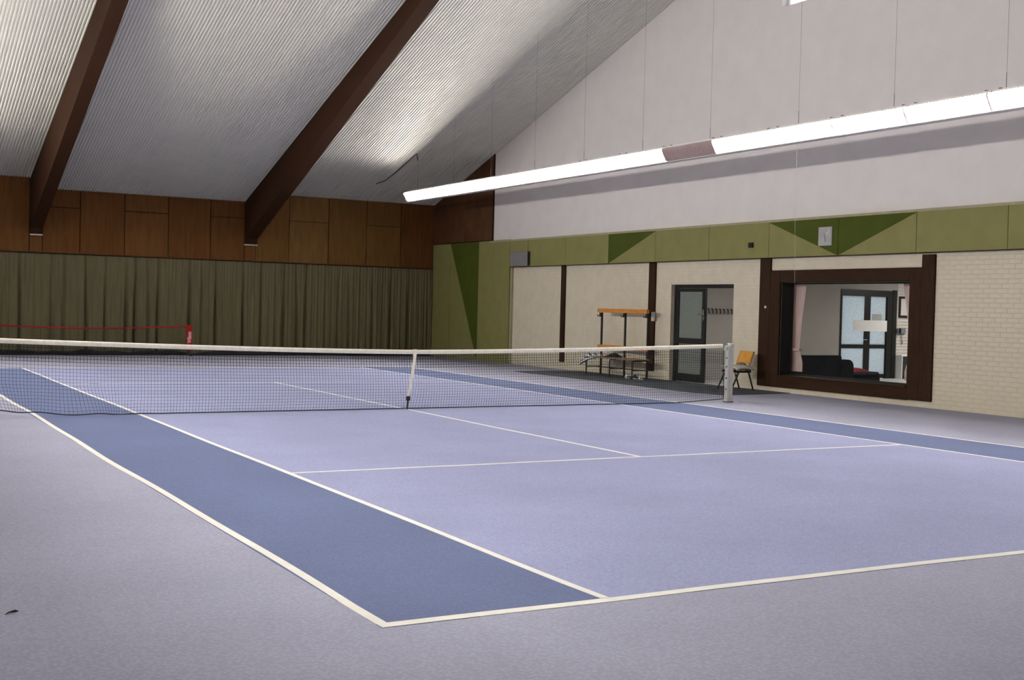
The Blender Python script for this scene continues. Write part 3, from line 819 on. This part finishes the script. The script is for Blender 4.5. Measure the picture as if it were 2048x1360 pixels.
for (xa, ya_, za), (xb, yb_, zb_) in (((.165, -.022, .938), (.01, -.12, .20)),):
    rows = []
    for i in range(9):
        s = i / 8; w_ = .027 - .004 * s
        X = xa + (xb - xa) * s; Yy = ya_ + (yb_ - ya_) * s - .02 * math.sin(math.pi * s); Z = za + (zb_ - za) * s
        rows.append([(X - w_, Yy, Z), (X + w_, Yy, Z)])
    sp.grid(rows)
    sp.grid([[(xa - .027, -.022, .938), (xa + .027, -.022, .938)], [(xa - .027, .018, .938), (xa + .027, .018, .938)], [(xa - .027, .02, .84), (xa + .027, .02, .84)]])
spo = sp.build('centre_strap', m_tape, nt_, recalc=False); sm = spo.modifiers.new('thickness', 'SOLIDIFY'); sm.thickness = .004
bu = MB(); bu.box(-.03, .04, -.145, -.12, .14, .21, .008); bu.tube([(0, -.13, .14), (-.01, -.13, .0)], .016, 8)
bu.build('buckle', m_dark, nt_)

def netpost(x, label, sg):
    t = thing('net_post', label, 'post', (x, 0, 0), 'posts of the tennis net')
    MB().box(x - .055, x + .0, -.045, .045, 0, 1.04, .006).build('post_tube', m_post, t)
    MB().box(x + .002, x + .07, -.05, .04, 0, 1.06, .006).build('post_tube', m_post, t)
    MB().box(x - .01, x + .085, -.055, .05, 1.06, 1.082, .004).build('cap', m_paper, t)
    MB().box(x - .075, x + .085, -.065, .06, 0, .014, .003).build('socket_plate', m_dark, t)
    wn = MB(); wn.box(x - .075 * sg - .02, x - .075 * sg + .02, -.04, .03, .95, 1.02, .005)
    wn.build('winch', m_post, t)
    for z in (.25, .45, .66, .82): MB().tube([(x - .06 * sg, -.02, z), (x - .085 * sg, -.03, z - .015)], .010, 6).build('lacing_hook', m_dark, t)
netpost(6.50, 'white metal net post at the right end of the tennis net', 1)
netpost(-6.52, 'white metal net post at the left end of the tennis net, past the picture edge', -1)

# ------------------------------------------------------------------ red mini net
mn = thing('mini_net', 'red low mini net standing in front of the olive curtain', 'net', (-1.7, 18.0, 0))
MY = 18.0; MA, MBx = -4.75, 1.26
def mz(x): s = (x - MA) / (MBx - MA); return .885 - .11 * 4 * s * (1 - s)
MB().tube([(MA + (MBx - MA) * i / 40, MY, mz(MA + (MBx - MA) * i / 40)) for i in range(41)], .022, 8).build('top_tape', m_red, mn)
thin = MB()
for k in range(1, 9):
    thin.tube([(MA + (MBx - MA) * i / 20, MY, mz(MA + (MBx - MA) * i / 20) * (1 - k / 9.0) + .04) for i in range(21)], .0007, 3, cap=False)
for i in range(1, 100):
    X = MA + (MBx - MA) * i / 100; thin.tube([(X, MY, mz(X)), (X, MY, .12)], .0007, 3, cap=False)
tno = thin.build('netting', m_net, mn, recalc=False); tno['kind'] = 'stuff'
for X in (MA, MBx):
    sl = MB()
    sl.prism([(X - .085, .17), (X + .075, .17), (X + .085, .84), (X + .07, .90), (X - .07, .90), (X - .085, .86)], 'y', MY - .02, MY + .02)
    sv = sl.build('post_sleeve', m_red, mn)
    MB().tube([(X, MY, .05), (X, MY, .20)], .016, 8).build('post', m_dark, mn)
    MB().tube([(X, MY - .30, .02), (X, MY + .30, .02)], .018, 8).build('foot', m_dark, mn)
    if X > 0:
        cu_ = bpy.data.curves.new('lettering', 'FONT'); cu_.body = 'Wilson'; cu_.size = .135; cu_.extrude = .001; cu_.align_x = 'LEFT'; cu_.offset = .005
        tmp = bpy.data.objects.new('tmp', cu_); COL.objects.link(tmp)
        dg = bpy.context.evaluated_depsgraph_get(); me = bpy.data.meshes.new_from_object(tmp.evaluated_get(dg)); bpy.data.objects.remove(tmp)
        xs2 = [v.co.x for v in me.vertices]; k = .34 / (max(xs2) - min(xs2))
        for v in me.vertices:
            a, b = v.co.x - min(xs2), v.co.y
            v.co = (X + .05 - b * k * 1.35, MY - .0215 - v.co.z, .37 + a * k)
        me.materials.clear(); me.materials.append(m_redtxt)
        lt = bpy.data.objects.new('lettering', me); COL.objects.link(lt); attach(lt, sv); lt.parent = sv; lt.matrix_parent_inverse = Matrix.Identity(4)
